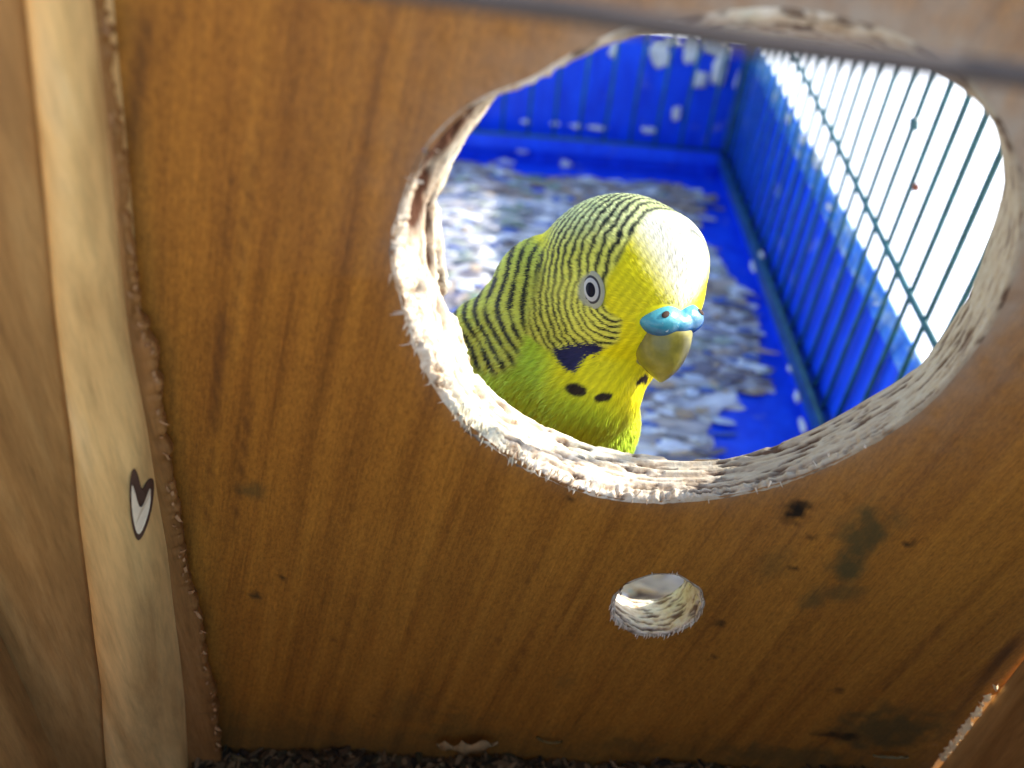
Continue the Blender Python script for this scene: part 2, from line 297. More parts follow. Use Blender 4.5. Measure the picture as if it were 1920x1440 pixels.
def rim(name, cen, rface, rout, y0, y1, nt_, ns, amp, seed, chewf=None, oc=(0, 0), fs=1.0):
    th = np.linspace(0, 2 * math.pi, nt_, endpoint=False); S = np.linspace(0, 1, ns)
    rf = rface(th); ro = rout(th); P = np.zeros((nt_, ns, 3)); crack = np.zeros((nt_, ns))
    jf = rim_jit(th, seed); lw = (0.15 + 0.85 * np.clip(-np.sin(th) + 0.35, 0, 1)) * (0.5 + (chewf(th) if chewf else 0.0)); c = np.cos(th); s_ = np.sin(th)
    for k, s in enumerate(S):
        if s < 0.12:
            u = s / 0.12; r = rf + (0.055 + (0.7 * jf + 0.09 * (0.3 + 9 * np.abs(jf))) * lw) * (1 - u); y = np.full(nt_, y0 - 0.006 + 0.014 * u)
        else:
            u = (s - 0.12) / 0.88; e = u ** 0.75; r = rf * (1 - e) + ro * e; y = np.full(nt_, y0 + 0.008 + (y1 + 0.01 - y0 - 0.008) * u)
        f_o = max(0, (s - 0.12) / 0.88); P[:, k] = np.stack([cen[0] + c * r + f_o * oc[0], y, cen[1] + s_ * r + f_o * oc[1]], -1)
    D = P.reshape(-1, 3); cc = np.repeat(c, ns); ss = np.repeat(s_, ns); sv = np.tile(S, nt_); tt = np.repeat(th, ns)
    arc = np.stack([cc * 3.0, ss * 3.0, D[:, 1]], -1)
    ply = fbm(np.stack([cc * 2.2 * fs, ss * 2.2 * fs, D[:, 1] * 15], -1), oct=4, seed=seed)     # fibres running round the hole
    pit = fbm(np.stack([cc * 8.0 * fs, ss * 8.0 * fs, D[:, 1] * 17], -1), oct=3, seed=seed + 4)
    tooth = fbm(np.stack([cc * 34.0 * fs, ss * 34.0 * fs, D[:, 1] * 2.5], -1), oct=3, seed=seed + 9)
    ch = chewf(tt) if chewf else np.full(len(tt), 0.15); qt = (0.35 + 0.65 * np.clip(-ss + 0.3, 0, 1)) * (1 - .55 * np.clip(cc, 0, 1)) if chewf else np.ones(len(tt))
    disp = amp * qt * (0.5 * ply - 1.3 * np.clip(pit - 0.10, 0, 1) + 0.55 * tooth * np.exp(-((sv - 0.2) / 0.15) ** 2)) * (0.8 + 0.9 * ch)
    disp *= np.clip(sv / 0.10, 0, 1)
    D[:, 0] -= cc * disp; D[:, 2] -= ss * disp
    lipm = sv < 0.13; D[lipm, 1] -= np.clip(0.022 * (tooth[lipm] + 0.5) * (0.3 + ch[lipm]), -0.002, 0.05) * np.sin(np.clip(sv[lipm] / 0.13, 0, 1) * math.pi)
    cr = np.clip((pit - 0.18) * 3.0, 0, 0.85)
    if chewf is not None:
        for t0, w, s0, sw in ((2.88, 0.13, 0.50, 0.20), (2.58, 0.20, 0.42, 0.30), (3.0, 0.10, 0.8, 0.06), (3.16, 0.08, 0.75, 0.08)):
            g = np.exp(-((tt - t0) / w) ** 2 - ((sv - s0) / sw) ** 2); D[:, 0] += cc * 0.16 * g; D[:, 2] += ss * 0.16 * g; cr = np.maximum(cr, np.clip(g * 1.9, 0, 1))
        line = np.exp(-((sv - (0.30 + 0.04 * np.sin(3 * tt))) / 0.018) ** 2) * np.clip((pit + 0.2) * 2.2, 0, 1); D[:, 0] += cc * 0.05 * line; D[:, 2] += ss * 0.05 * line; cr = np.maximum(cr, 0.8 * line)
    else:
        line = np.exp(-((sv - (0.20 + 0.03 * np.sin(2 * tt))) / 0.03) ** 2) * (ss < 0.1) * np.clip((pit + 0.35) * 2, 0, 1); D[:, 0] += cc * 0.05 * line; D[:, 2] += ss * 0.05 * line; cr = np.maximum(cr, line)
    me = bigmesh(name, D, gridq(nt_, ns, True), True); fattr(me, 'crack', cr); fattr(me, 'aged_shade', np.clip(1.3 * np.cos(tt + 0.1) + .15, 0, .85) if chewf is not None else 0.25 * np.clip(cc, 0, 1) + .7 * (sv < .1))  # entrance rim toned down on its right for shade; perch lip tanned
    return put(obj(name, me, M['rim']), NB)
er = rim('entrance_rim', HC, r_face, r_out, YF, YB, 1000, 48, 0.135, 1.3, chew)
er['label'] = 'pale gnawed edge of the large round entrance hole'
ph = rim('perch_hole_rim', PC, p_face, lambda t: p_face(t) - 0.02, YF, YB, 300, 40, 0.035, 6.1, None, (-0.02, -0.30), 0.25)
ph['label'] = 'pale raw edge of the small perch hole'

# frayed splinters along the gnawed edge and round the perch hole
V, Q, cr = [], [], []
def splinter(p, d, L, w):
    n0 = len(V); p = np.array(p); d = nrm(d); s = nrm(np.cross(d, [0, 1, 0])); m = p + d * L * 0.55 + np.array([0, -0.02, 0]); t = p + d * L + np.array([0, -0.01 - 0.02 * random.random(), 0])
    for q in (p - s * w, p + s * w, m + s * w * .8 + [0, 0, 0], m - s * w * .8, p + [0, -w * 1.2, 0], m + [0, -w * 1.2, 0], t): V.append(np.array(q))
    for f in ((0, 4, 5, 3), (4, 1, 2, 5), (3, 5, 6), (5, 2, 6), (2, 3, 6)): Q.append(tuple(n0 + i for i in f))
for _ in range(170):
    t = random.gauss(3.8, 0.45) if random.random() < 0.85 else random.uniform(math.pi, 1.8 * math.pi)
    c = 0.35 + 0.9 * float(chew(t)); r = float(r_face(t)) + random.uniform(-0.10, 0.03 + 0.05 * c)
    dr = np.array([random.gauss(-0.22, .25), random.uniform(-.08, .08), -1 if math.sin(t) < 0.4 else 1.0]) if random.random() < 0.75 else np.array([math.cos(t), 0, math.sin(t)])
    splinter((HC[0] + math.cos(t) * r, YF + 0.002 + max(0, (float(r_face(t)) - r)) * 0.6, HC[1] + math.sin(t) * r), dr, random.uniform(.04, .09 + .10 * c), random.uniform(.006, .018))
for _ in range(90):
    t = random.uniform(math.pi, 2 * math.pi) if random.random() < 0.7 else random.uniform(0, 6.28); r = float(p_face(t)) + random.uniform(-.02, .06)
    splinter((PC[0] + math.cos(t) * r, YF - 0.004, PC[1] + math.sin(t) * r), (random.gauss(-.15, .2), 0, -1 if math.sin(t) < 0.3 else 1), random.uniform(.04, .13), random.uniform(.006, .014))
me = mesh('splinters', V, Q, False); fattr(me, 'crack', [random.choice((0, 0, 0, .3)) for _ in range(len(V) // 7) for __ in range(7)])
put(obj('splinters', me, M['rim'], kind='stuff'), NB)

# left corner post (timber paled as if lit), batten with torn edge, left wall, right wall, floor
def wallx(z): return np.interp(z, [-15.2, -13, -9.15, -7.84, -5.84, -2.3, 2], [-4.78, -4.45, -4.08, -4.0, -3.88, -3.47, -3.3])
def nearedge(z):
    y = np.interp(z, [-15, -8, -2], [6.55, 6.85, 7.05]); k = np.interp(z, [-14.8, -11.7, -5.67, -2.27, 2], [-.872, -.778, -.632, -.545, -.50]); return k * y, y
zz = np.linspace(-15.2, 2.0, 90); prof, brd = [], []
for z_ in zz:
    x0, (x1, y1) = wallx(z_), nearedge(z_); y0 = 7.42; L = math.hypot(x1 - x0, y1 - y0); nx, ny = (y1 - y0) / L * -1, (x1 - x0) / L
    wob = 0.03 * mnoise.noise(Vector((0, 0, z_ * 0.5))); sec = [(x0 + .04, 7.69), (x0 + .02, y0 + .08)]
    for u in np.linspace(0, 1, 15):
        bl = 0.20 * L * (1 - (2 * u - 1) ** 2) ** 0.8 * (1 + .25 * math.sin(z_ * .7 + 4 * u)); sec.append((x0 + (x1 - x0) * u + nx * bl, y0 + (y1 - y0) * u + ny * bl))
    sec += [(x1 - .06, y1 + .12), (x1 - .06, 7.69)]
    prof.append([(sx + wob, sy, z_) for sx, sy in sec])
    brd.append([(x1 - .05, 7.6, z_), (x1 - .06, y1 + .20, z_), (x1 - .12, y1 + .10, z_), (x1 - .8, y1 + .02, z_), (x1 - 2.2, y1 - .1, z_)])
prof = np.array(prof); npf = prof.shape[1]
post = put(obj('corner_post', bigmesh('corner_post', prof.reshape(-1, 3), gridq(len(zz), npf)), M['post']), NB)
post['label'] = 'rounded timber post in the left corner, pale as if lit'
brd = np.array(brd); put(obj('unlit_board', bigmesh('unlit_board', brd.reshape(-1, 3), gridq(len(zz), 5)), M['wall']), NB)['label'] = 'brown board in place of the unlit zone left of the post'  # board added where the unlit zone lies; its brown replaces shade
from mathutils.bvhtree import BVHTree
post_bvh = BVHTree.FromPolygons([tuple(p) for p in prof.reshape(-1, 3)], [tuple(map(int, q)) for q in gridq(len(zz), npf)])
# knot: white leaf shaped scar with a dark outline in the post
def on_post(px, py):
    h, n_, _, _ = post_bvh.ray_cast(Vector((0, 0, 0)), Vector(W(nrm([(px - 960) / F, (py - 720) / F, 1.0])))); return np.array(h)
def flatpatch(name, pts, off, thick, mat, parent):
    for _ in range(3):
        q = np.array(pts, float); nx_ = np.roll(q, -1, 0); pts = np.stack([q * .75 + nx_ * .25, q * .25 + nx_ * .75], 1).reshape(-1, 2)
    dv = np.array([.3, -.95, 0]); B = [on_post(*p) + dv * off for p in pts]; n = len(B); T = [b + dv * thick for b in B]
    return put(obj(name, mesh(name, B + T, [tuple(range(n, 2 * n))] + [(i, (i + 1) % n, n + (i + 1) % n, n + i) for i in range(n)], False), mat), parent)
M['knot_d'] = m_plain('dark_bark', (0.10, 0.055, 0.035), 0.8, 0.1); M['knot_w'] = m_plain('white_sapwood', (0.84, 0.70, 0.48), 0.6, 0.2)
kd = flatpatch('knot', [(252, 873), (260, 890), (266, 918), (272, 905), (281, 893), (290, 897), (288, 935), (279, 975), (266, 1005), (257, 1010), (248, 985), (243, 935), (244, 888)], 0.02, 0.025, M['knot_d'], NB)
kd['label'] = 'dark outlined knot in the pale post'
kw = flatpatch('knot_core', [(247, 898), (253, 912), (260, 942), (266, 946), (274, 928), (283, 903), (283, 935), (275, 968), (263, 996), (255, 990), (247, 945)], 0.055, 0.014, M['knot_w'], NB)
kw.parent = kd; kw.matrix_parent_inverse = (NB.matrix_world if False else Matrix.Translation(NB.location)).inverted() if False else kd.matrix_parent_inverse.copy() @ Matrix.Identity(4)
kw.matrix_parent_inverse = Matrix.Identity(4)
# batten
edge_px = [(188, 0), (200, 60), (196, 90), (210, 95), (205, 140), (222, 250), (232, 300), (238, 420), (252, 520), (262, 600), (290, 660), (300, 760), (318, 880), (338, 1000), (352, 1090), (375, 1160), (385, 1250), (400, 1300), (410, 1400), (418, 1480)]
ez = [pr(*p, 7.45) for p in edge_px]; ezz = np.array([e[2] for e in ez])[::-1]; exx = np.array([e[0] for e in ez])[::-1]
zz = np.linspace(-15.2, 2.0, 420); rows = []
for z_ in zz:
    xe = np.interp(z_, ezz, exx) if z_ > ezz[0] else exx[0]
    t = mnoise.noise(Vector((0, 3, z_ * 5))) * 0.05 + max(0, mnoise.noise(Vector((2, 0, z_ * 14)))) * 0.09 - max(0, mnoise.noise(Vector((7, 1, z_ * 9)))) * 0.06
    xe += t; yb = 7.45 - 0.03 * max(0, t * 9)
    rows.append([(wallx(z_) - 0.3, 7.40, z_), (wallx(z_) + 0.02, 7.40, z_), ((wallx(z_) + xe) / 2, 7.41 + 0.01 * t, z_), (xe - 0.06, 7.44, z_), (xe - 0.01, yb + 0.01, z_), (xe, yb + 0.06, z_), (xe - 0.03, 7.6, z_), (xe - 0.1, 7.695, z_)])
rows = np.array(rows); bt = put(obj('corner_batten', bigmesh('corner_batten', rows.reshape(-1, 3), gridq(len(zz), 8)), M['batten']), NB); bt['label'] = 'brown batten with a torn splintered edge'
V, Q = [], []
for _ in range(70):
    z_ = random.uniform(-14.6, -2.0); xe = np.interp(z_, ezz, exx)
    splinter((xe - random.uniform(0, .05), 7.43, z_), (random.gauss(.5, .5), 0, random.choice((-1, 1)) * random.uniform(.3, 1)), random.uniform(.04, .15), random.uniform(.008, .03))
me = mesh('batten_splinters', V, Q, False); put(obj('splinters', me, m_plain('torn_fibre', (0.36, 0.19, 0.08), 0.8, 0.1), kind='stuff'), NB)
wl = box('side_wall', -7.4, -6.3, -4.5, 7.66, -15.2, 2.0, M['wall'], NB, 0.08, 0.03, 3)
wr = box('side_wall', 8.15, 9.0, -4.5, 7.66, -15.2, 2.0, M['wall'], NB, 0.05, 0.02, 3)
box('floor_board', -6.3, 8.15, -4.5, 7.66, -16.2, -15.2, M['wall'], NB, 0.03)
box('blocker_board', -6.3, 8.15, -5.2, -4.5, -15.2, -8.5, M['wall'], NB, 0.05)  # unseen board behind the camera, added to darken the panel's lower part
box('light_leak_strip', 8.10, 8.6, 7.78, 8.2, -14.6, -11.6, m_plain('leak_lit_pine', (0.72, 0.54, 0.30), .8, .1), NB, 0.02)  # pale strip added behind the joint, coloured for light leaking through
# pale fibres in the right joint, added for light leaking through it
V, Q = [], []
for _ in range(70):
    py = random.triangular(1280, 1440, 1400); w = pr(1752 + (1440 - py) * 0.72 + random.gauss(0, 3), py, YF - 0.02)
    splinter(w, (random.gauss(.1, .3), -.1, random.choice((1, -1))), random.uniform(.06, .22), random.uniform(.02, .045))
me = mesh('light_leak_fibres', V, Q, False); fattr(me, 'crack', [0] * len(V)); put(obj('torn_fibre', me, m_plain('sunlit_fibre', (0.82, 0.62, 0.34), .8, .1), kind='stuff'), NB)
put(tube('cross_rod', [(-5.4, 4.5, -1.12), (-2, 4.5, -1.18), (0.3, 4.5, -1.27), (1.2, 4.5, -1.345), (2.2, 4.5, -1.385), (3.4, 4.5, -1.44), (8.2, 4.5, -1.7)], 0.064, M['rod']), NB)['label'] = 'thin weathered rod across the top of the box'

# ---------------------------------------------------------------- litter in the box
def flakes(name, n, place, col, size, seed):
    rg = np.random.default_rng(seed); V, Q, C = [], [], []
    for i in range(n):
        p = place(rg); sx, sy, sz = size(rg); k = 7; n0 = len(V); c = np.array(col(rg, p)); R = Matrix.Rotation(rg.uniform(0, 6.28), 3, 'Z') @ Matrix.Rotation(rg.normal(0, .35), 3, 'X') @ Matrix.Rotation(rg.normal(0, .35), 3, 'Y')
        if len(p) > 3: R = Matrix.Rotation(p[3], 3, 'Z') @ Matrix.Rotation(rg.normal(0, .15), 3, 'X')
        ring = [np.array([math.cos(a) * sx * rg.uniform(.7, 1.1), math.sin(a) * sy * rg.uniform(.7, 1.1), rg.normal(0, sz * .3)]) for a in np.linspace(0, 2 * math.pi, k, endpoint=False)]
        pts = [np.array([0, 0, sz])] + ring + [np.array([0, 0, -sz])]
        for q in pts: V.append(np.array(R @ Vector(q)) + p[:3]); C.append(np.clip(c * rg.uniform(.85, 1.1), 0, 1))
        for j in range(k): Q += [(n0, n0 + 1 + j, n0 + 1 + (j + 1) % k), (n0 + 1 + k, n0 + 1 + (j + 1) % k, n0 + 1 + j)]
    me = bigmesh(name, np.array(V), np.array(Q), False); colattr(me, 'Col', C); return me
def lit_z(x, y): return -14.86 + 0.055 * (x + 4.2) + 0.10 * math.sin(x * 2.1) - 0.05 * (7.7 - y)
pal = [(0.055, 0.030, 0.012), (0.03, 0.018, 0.008), (0.016, 0.011, 0.006), (0.09, 0.055, 0.024), (0.16, 0.10, 0.045), (0.04, 0.03, 0.012)]
def pl(rg):
    x, y = rg.uniform(-4.6, 8.1), 7.62 - rg.exponential(0.9); y = max(y, 1.5); return np.array([x, y, lit_z(x, y) + rg.normal(-0.06, .05)])
me = flakes('nesting_litter', 5200, pl, lambda rg, p: pal[rg.integers(len(pal))], lambda rg: (rg.uniform(.05, .20), rg.uniform(.03, .09), rg.uniform(.008, .03)), 3)
obj('nesting_litter', me, M['flake'], kind='stuff', label='dark crumbled nesting litter on the floor of the box', category='litter')
def shaving(px, py, L, w, ang, col, label, curl=0.2, y=7.55):
    c = pr(px, py, y); n = 14; Vv = []; rr = random.Random(px)
    for i in range(n):
        u = i / (n - 1) - .5; ww = w * (1 - abs(2 * u) ** 3) * (0.55 + 0.8 * rr.random())
        for s in (-1, 0, 1): Vv.append((u * L * math.cos(ang) - s * ww * math.sin(ang) * .5, -curl * (1 - 4 * u * u) * L * .5 - .03 * (s == 0), u * L * math.sin(ang) + s * ww * math.cos(ang) * .5 + .05 * w * rr.uniform(-4, 4)))
    me = bigmesh('wood_shaving', np.array(Vv), gridq(n, 3)); o = obj('wood_shaving', me, m_plain('shaving', col, .8, .1, .25, 5)); o.location = c
    sm = o.modifiers.new('t', 'SOLIDIFY'); sm.thickness = 0.025
    o['label'] = label; o['category'] = 'wood shaving'; o['group'] = 'wood shavings in the nest litter'
shaving(875, 1394, 1.05, .40, 0.2, (0.26, 0.17, 0.075), 'broad pale ragged wood shaving leaning on the panel below the round hole')
shaving(1158, 1432, .42, .08, -0.7, (0.20, 0.125, 0.06), 'small thin curled wood shaving at the foot of the panel', .35)
shaving(470, 1424, .7, .26, -0.25, (0.10, 0.07, 0.03), 'dull brown wood shaving lying beside the torn batten')
shaving(1030, 1386, .45, .05, -0.15, (0.13, 0.09, 0.03), 'sliver of yellow wood shaving stuck to the mossy panel foot', .25, 7.66)
shaving(1670, 1417, .6, .07, 0.05, (0.16, 0.13, 0.06), 'narrow pale wood shaving in the dark litter near the right corner', .1, 7.62)

# ---------------------------------------------------------------- cage
M['rail'] = m_plain('shaded_teal_rail', (0.010, 0.060, 0.20), 0.4, 0.4, 0.35, 1.5)  # dark teal-blue; on the right rail the darkness stands in for shadow
CG = thing('bird_cage', 'blue painted bird cage with teal wire bars beyond the entrance hole', 'bird cage', (2, 22, -17))
FZ, BX, BY = -16.0, 9.0, 34.3
box('tray_floor', -7.5, 9.75, 8.75, 35.4, FZ - 0.4, FZ, M['blue'], CG, 0.03)
def sheet(name, pts, thick, mat, parent, label=None):      # a plate given by four corners
    a, b, c, d = [np.array(p, float) for p in pts]; n = nrm(np.cross(b - a, d - a)) * thick
    Vv = [a, b, c, d, a + n, b + n, c + n, d + n]
    o = obj(name, mesh(name, Vv, [(3, 2, 1, 0), (4, 5, 6, 7), (0, 1, 5, 4), (1, 2, 6, 5), (2, 3, 7, 6), (3, 0, 4, 7)], False), mat)
    bv = o.modifiers.new('b', 'BEVEL'); bv.width = 0.03; bv.segments = 2
    put(o, parent)
    if label: o['label'] = label
    return o
sheet('side_guard', [(9.25, 8.8, FZ), (9.25, 35.0, FZ), (9.25, 35.0, -11.10), (9.25, 8.8, -11.75)], -0.12, M['blue'], CG, 'tall blue guard plate outside the right bars')
sheet('guard_lip', [(9.22, 8.8, -11.75), (9.22, 35.0, -11.10), (9.40, 35.0, -10.42), (9.40, 8.8, -11.20)], -0.10, M['lip'], CG, 'dusty lighter blue folded lip of the right guard')
sheet('back_guard', [(-7.5, 34.95, FZ), (9.2, 34.95, FZ), (9.2, 34.95, -10.45), (-7.5, 34.95, -10.35)], -0.12, M['blue'], CG, 'blue guard plate behind the rear bars')
sheet('side_guard', [(-7.4, 8.8, FZ), (-7.4, 35.0, FZ), (-7.4, 35.0, -13.6), (-7.4, 8.8, -13.6)], 0.12, M['blue'], CG)
box('base_rail', -7.3, 8.75, 34.05, 34.45, -15.25, -14.68, M['blue'], CG, 0.06)
box('base_rail', 8.72, 9.06, 8.9, 34.05, -15.2, -14.76, M['rail'], CG, 0.05)
box('kick_strip', -7.3, 8.86, 34.80, 34.88, FZ, -14.8, M['blue'], CG, 0.02)
box('kick_strip', 9.10, 9.18, 8.9, 34.5, FZ, -14.9, M['blue'], CG, 0.02)
box('corner_rail', 8.78, 9.10, 34.1, 34.5, -14.7, -4.0, M['rail'], CG, 0.08)
barme = None
def bar(p0, p1, r=0.062):
    L = np.linalg.norm(np.array(p1) - p0); n = 7; path = [np.array(p0) + (np.array(p1) - p0) * i / (n - 1) + rng.normal(0, .012, 3) for i in range(n)]
    return tube('bar', path, r, M['wire'], CG, 7)
for i in range(28): bar((BX, 33.82 - i * 0.925 + random.gauss(0, .02), -14.75), (BX, 33.82 - i * 0.925 + random.gauss(0, .05), -2.0))
for i in range(15): bar((-6.6 + i * 1.05, BY, -14.7), (-6.6 + i * 1.05, BY, -4.0))
tube('cross_wire', [(8.93, 34.4, -8.4), (8.93, 30, -8.75), (8.93, 26.4, -9.03), (8.93, 22.5, -9.33), (8.93, 19.8, -9.55), (8.93, 16.2, -9.82), (8.93, 9.0, -10.2)], 0.075, M['wire'], CG)
tube('cross_wire', [(-7, 34.22, -8.5), (8.9, 34.22, -8.5)], 0.07, M['wire'], CG)
tube('cross_wire', [(-7, 34.1, -14.62), (8.8, 34.1, -14.62)], 0.06, M['wire'], CG)
tube('cross_wire', [(8.80, 9.0, -14.70), (8.80, 34.1, -14.70)], 0.06, M['wire'], CG)
tube('tie_wire', [(8.95, 27.4, -7.2), (8.9, 26.6, -7.7), (8.94, 26.0, -7.95)], 0.06, M['wire'], CG, 6)
# white splashes on the guards and rails, small lumps on the bars
def blob(name, c, rx, ry, rz, mat, parent, seed=0):
    bm = bmesh.new(); bmesh.ops.create_icosphere(bm, subdivisions=3, radius=1)
    for v in bm.verts:
        d = 1 + 0.6 * mnoise.noise(v.co * 1.3 + Vector((seed * 3.1, 0, 0))) + .35 * mnoise.noise(v.co * 3.3 + Vector((0, seed * 2.3, 0))); v.co = Vector((v.co.x * rx * d + c[0], v.co.y * ry * d + c[1], v.co.z * rz * d + c[2]))
    me = bpy.data.meshes.new(name); bm.to_mesh(me); bm.free(); me.polygons.foreach_set('use_smooth', [True] * len(me.polygons))
    return put(obj(name, me, mat), parent)
k = 0
for (px, py, w, h) in [(1240, 100, .38, .50), (1262, 75, .3, .2), (1298, 92, .30, .62), (1312, 150, .28, .35), (1330, 60, .2, .6), (1352, 120, .24, .95), (1345, 80, .3, .45), (1268, 212, .16, .26), (1215, 245, .30, .12), (1120, 240, .35, .10), (1080, 236, .25, .08), (1042, 232, .2, .07), (985, 228, .2, .07), (1150, 95, .14, .3), (1385, 150, .14, .4)]:
    w_ = pr(px, py, 34.8); blob('dropping', (w_[0], 34.8, w_[2]), w, .06, h, M['dropping'], CG, k); k += 1
for (px, py, w, h) in [(980, 283, .22, .12), (945, 305, .40, .16), (1062, 308, .25, .16)]:
    w_ = pr(px, py, 34.36); blob('dropping', (w_[0], 34.36, w_[2]), w, .06, h, M['dropping'], CG, k); k += 1
def prx(px, py, x): w = W(np.array([(px - 960) / F, (py - 720) / F, 1.0])); return w * (x / w[0])
for (px, py, a, b) in [(1432, 170, .35, .4), (1450, 185, .3, .25), (1458, 205, .2, .2), (1430, 275, .5, .2), (1480, 225, .3, .2), (1505, 260, .3, .15), (1530, 300, .25, .2), (1555, 390, .25, .12), (1588, 515, .2, .2), (1640, 580, .14, .2), (1632, 655, .1, .15), (1430, 450, .15, .2)]:
    w_ = prx(px, py, 9.22); blob('dropping', w_, .05, a, b, M['dropping'], CG, k); k += 1
for (px, py) in [(1428, 480), (1448, 575), (1482, 690), (1495, 745), (1475, 640), (1505, 800), (1412, 500)]:
    w_ = prx(px, py, 8.82); blob('dropping', w_, .06, random.uniform(.15, .35), .12, M['dropping'], CG, k); k += 1
blob('bar_lump', prx(1714, 232, 8.98), .09, .1, .16, M['wire'], CG, 1); blob('bar_lump', prx(1717, 351, 8.95), .07, .08, .08, m_plain('rust', (0.25, 0.07, 0.03)), CG, 2)
# what covers the tray: rows of pale paper scraps, husks and droppings
def covered(x, y):
    a = mnoise.noise(Vector((x * 0.33, y * 0.27, 2.0))) + 0.5 * mnoise.noise(Vector((x * 0.9, y * 0.7, 5)))
    e = min((8.7 - x) / 3.2, 1.0, (33.9 - y) / 1.2)
    if y < 20 and x > 5.2: e -= (x - 5.2) * 0.22
    return e * 1.15 - 0.33 + 0.75 * a + 0.9 * math.exp(-((x - 4.0) ** 2 + (y - 12.2) ** 2) / 5)
sx_ = np.arange(-7.2, 8.9, .11); sy_ = np.arange(8.9, 34.0, .11); SX, SY = np.meshgrid(sx_, sy_, indexing='ij'); Pn = np.stack([SX.ravel(), SY.ravel(), np.zeros(SX.size)], -1)
n1 = fbm(Pn, (.55, 1.25, 1), 4, 3.0); n2 = fbm(Pn, (1.6, 3.4, 1), 2, 21.0); n3 = fbm(Pn, (.25, .3, 1), 2, 40.0)
cv = np.array([covered(a, b) for a, b in Pn[:, :2]]) + .18 * n1; Pn[:, 2] = FZ + .02 + np.clip(.06 + .06 * n1 + .05 * n2, 0, .3)
t_ = np.clip(.52 + .55 * n1 + .35 * n2, 0, 1)[:, None]; Cc = np.array([.20, .20, .24]) * (1 - t_) + np.array([.80, .78, .74]) * t_; wb = np.clip(n3 * 1.5 + np.exp(-((Pn[:, 0] - 4.0) ** 2 + (Pn[:, 1] - 12.2) ** 2) / 5), 0, .9)[:, None]; Cc = Cc * (1 - wb) + Cc * np.array([.85, .62, .38]) * wb
qs = gridq(len(sx_), len(sy_)); qs = qs[(cv[qs] > .12).all(1)]; me = bigmesh('paper_lining', Pn, qs); colattr(me, 'Col', np.clip(Cc, 0, 1))
put(obj('paper_lining', me, M['flake'], label='torn soiled paper covering the tray'), CG)
def pf(rg):
    for _ in range(60):
        x, y = rg.uniform(-7, 8.9), rg.uniform(9.2, 34.2); y = round(y / 0.95) * 0.95 + rg.normal(0, .27) + 0.12 * math.sin(x)
        if covered(x, y) > rg.uniform(-.1, .35): return np.array([x, y, FZ + rg.uniform(.02, .22), rg.normal(0, .25)])
    return np.array([-6.5, 30, FZ + .02, 0])
pc = [(0.86, 0.85, 0.80), (0.76, 0.72, 0.64), (0.48, 0.46, 0.44), (0.30, 0.30, 0.33), (0.55, 0.42, 0.27), (0.42, 0.47, 0.36), (0.80, 0.80, 0.80), (0.60, 0.64, 0.68), (0.22, 0.20, 0.22), (0.10, 0.16, 0.42)]
def fc(rg, p):
    t = mnoise.noise(Vector((p[0] * .5, p[1] * .5, 9))); i = rg.integers(10)
    if p[1] < 15 and 2 < p[0] < 6 and rg.random() < .85: return (0.62, 0.44, 0.25)
    if p[1] > 31 and rg.random() < .6: return (0.36, 0.28, 0.22)  # browner near the back rail, in place of the back guard's shadow
    if p[0] < 2 and t > 0.05 and rg.random() < .5: return (0.28, 0.36, 0.24)
    return pc[i]
me = flakes('tray_litter', 3000, pf, fc, lambda rg: (rg.uniform(.16, .62), rg.uniform(.08, .24), rg.uniform(.02, .07)), 5)
obj('tray_litter', me, M['flake'], kind='stuff', label='pale scraps husks and droppings strewn in rows over the blue cage floor', category='litter')
# ---------------------------------------------------------------- budgerigar (built in camera-measured centimetres, then stored in world space)
def cp(px, py, z): return np.array([(px - 960) / F * z, (py - 720) / F * z, z])
HCc = cp(1160, 530, 12.6)
BF = nrm([0.60, 0.34, -0.72]); BL = np.array([-0.78, 0.10, -0.62]); BL = nrm(BL - BF * (BL @ BF)); BU = nrm(np.cross(BL, BF)); BU = BU if BU[1] < 0 else -BU
def hp(f, l, u): return HCc + BF * f + BL * l + BU * u
BD = thing('budgerigar', 'green and yellow budgerigar with black barred head peering in through the round hole', 'budgerigar', tuple(W(cp(960, 900, 14.8))))
parts_ = [  # centre (camera cm), radius, axes scale along (BF, BL, BU)
    (HCc, 1.24, (1.0, 1.0, 1.0)), (cp(1222, 497, 12.25), .80, (1, 1, 1)), (hp(0.12, 0.40, -0.42), .66, (1, 1, 1)), (hp(0.12, -0.40, -0.42), .66, (1, 1, 1)),
    (hp(0.52, 0, -0.20), .44, (1, 1.0, 1)), (hp(0.08, 0.05, -0.92), .80, (1, 1.05, 1)), (cp(1090, 716, 12.85), .93, (1, 1, 1)), (cp(1050, 600, 13.1), 1.1, (1, 1, 1)),
    (cp(1020, 700, 13.4), 1.2, (1, 1, 1)), (cp(962, 684, 13.6), 1.07, (1, 1, 1)), (cp(988, 602, 13.2), .80, (1, 1, 1)), (cp(1034, 552, 12.9), .87, (1, 1, 1)), (cp(928, 650, 13.5), .80, (1, 1, 1)), (cp(1070, 790, 13.6), 1.06, (1, 1, 1)), (cp(970, 900, 14.8), 1.72, (1, 1, 1))]
bm = bmesh.new()
def add_ell(cw, rad3, rot=None):
    r = bmesh.ops.create_icosphere(bm, subdivisions=4, radius=1)
    for v in r['verts']:
        q = Vector((v.co.x * rad3[0], v.co.y * rad3[1], v.co.z * rad3[2])); q = rot @ q if rot is not None else q; v.co = q + Vector(cw)
HB = Matrix(np.stack([W(BF), W(BL), W(BU)]).T.tolist())
for c, r, s in parts_: add_ell(W(c), [r * k for k in s], HB)
bc = W(cp(970, 900, 14.8)); add_ell(bc + [0.2, 0.15, -1.9], (1.45, 1.5, 2.0)); add_ell(bc + [-0.3, 0.7, -3.0], (1.0, 1.1, 1.3))
me = bpy.data.meshes.new('body'); bm.to_mesh(me); bm.free()
body = obj('body', me, M['plumage'])
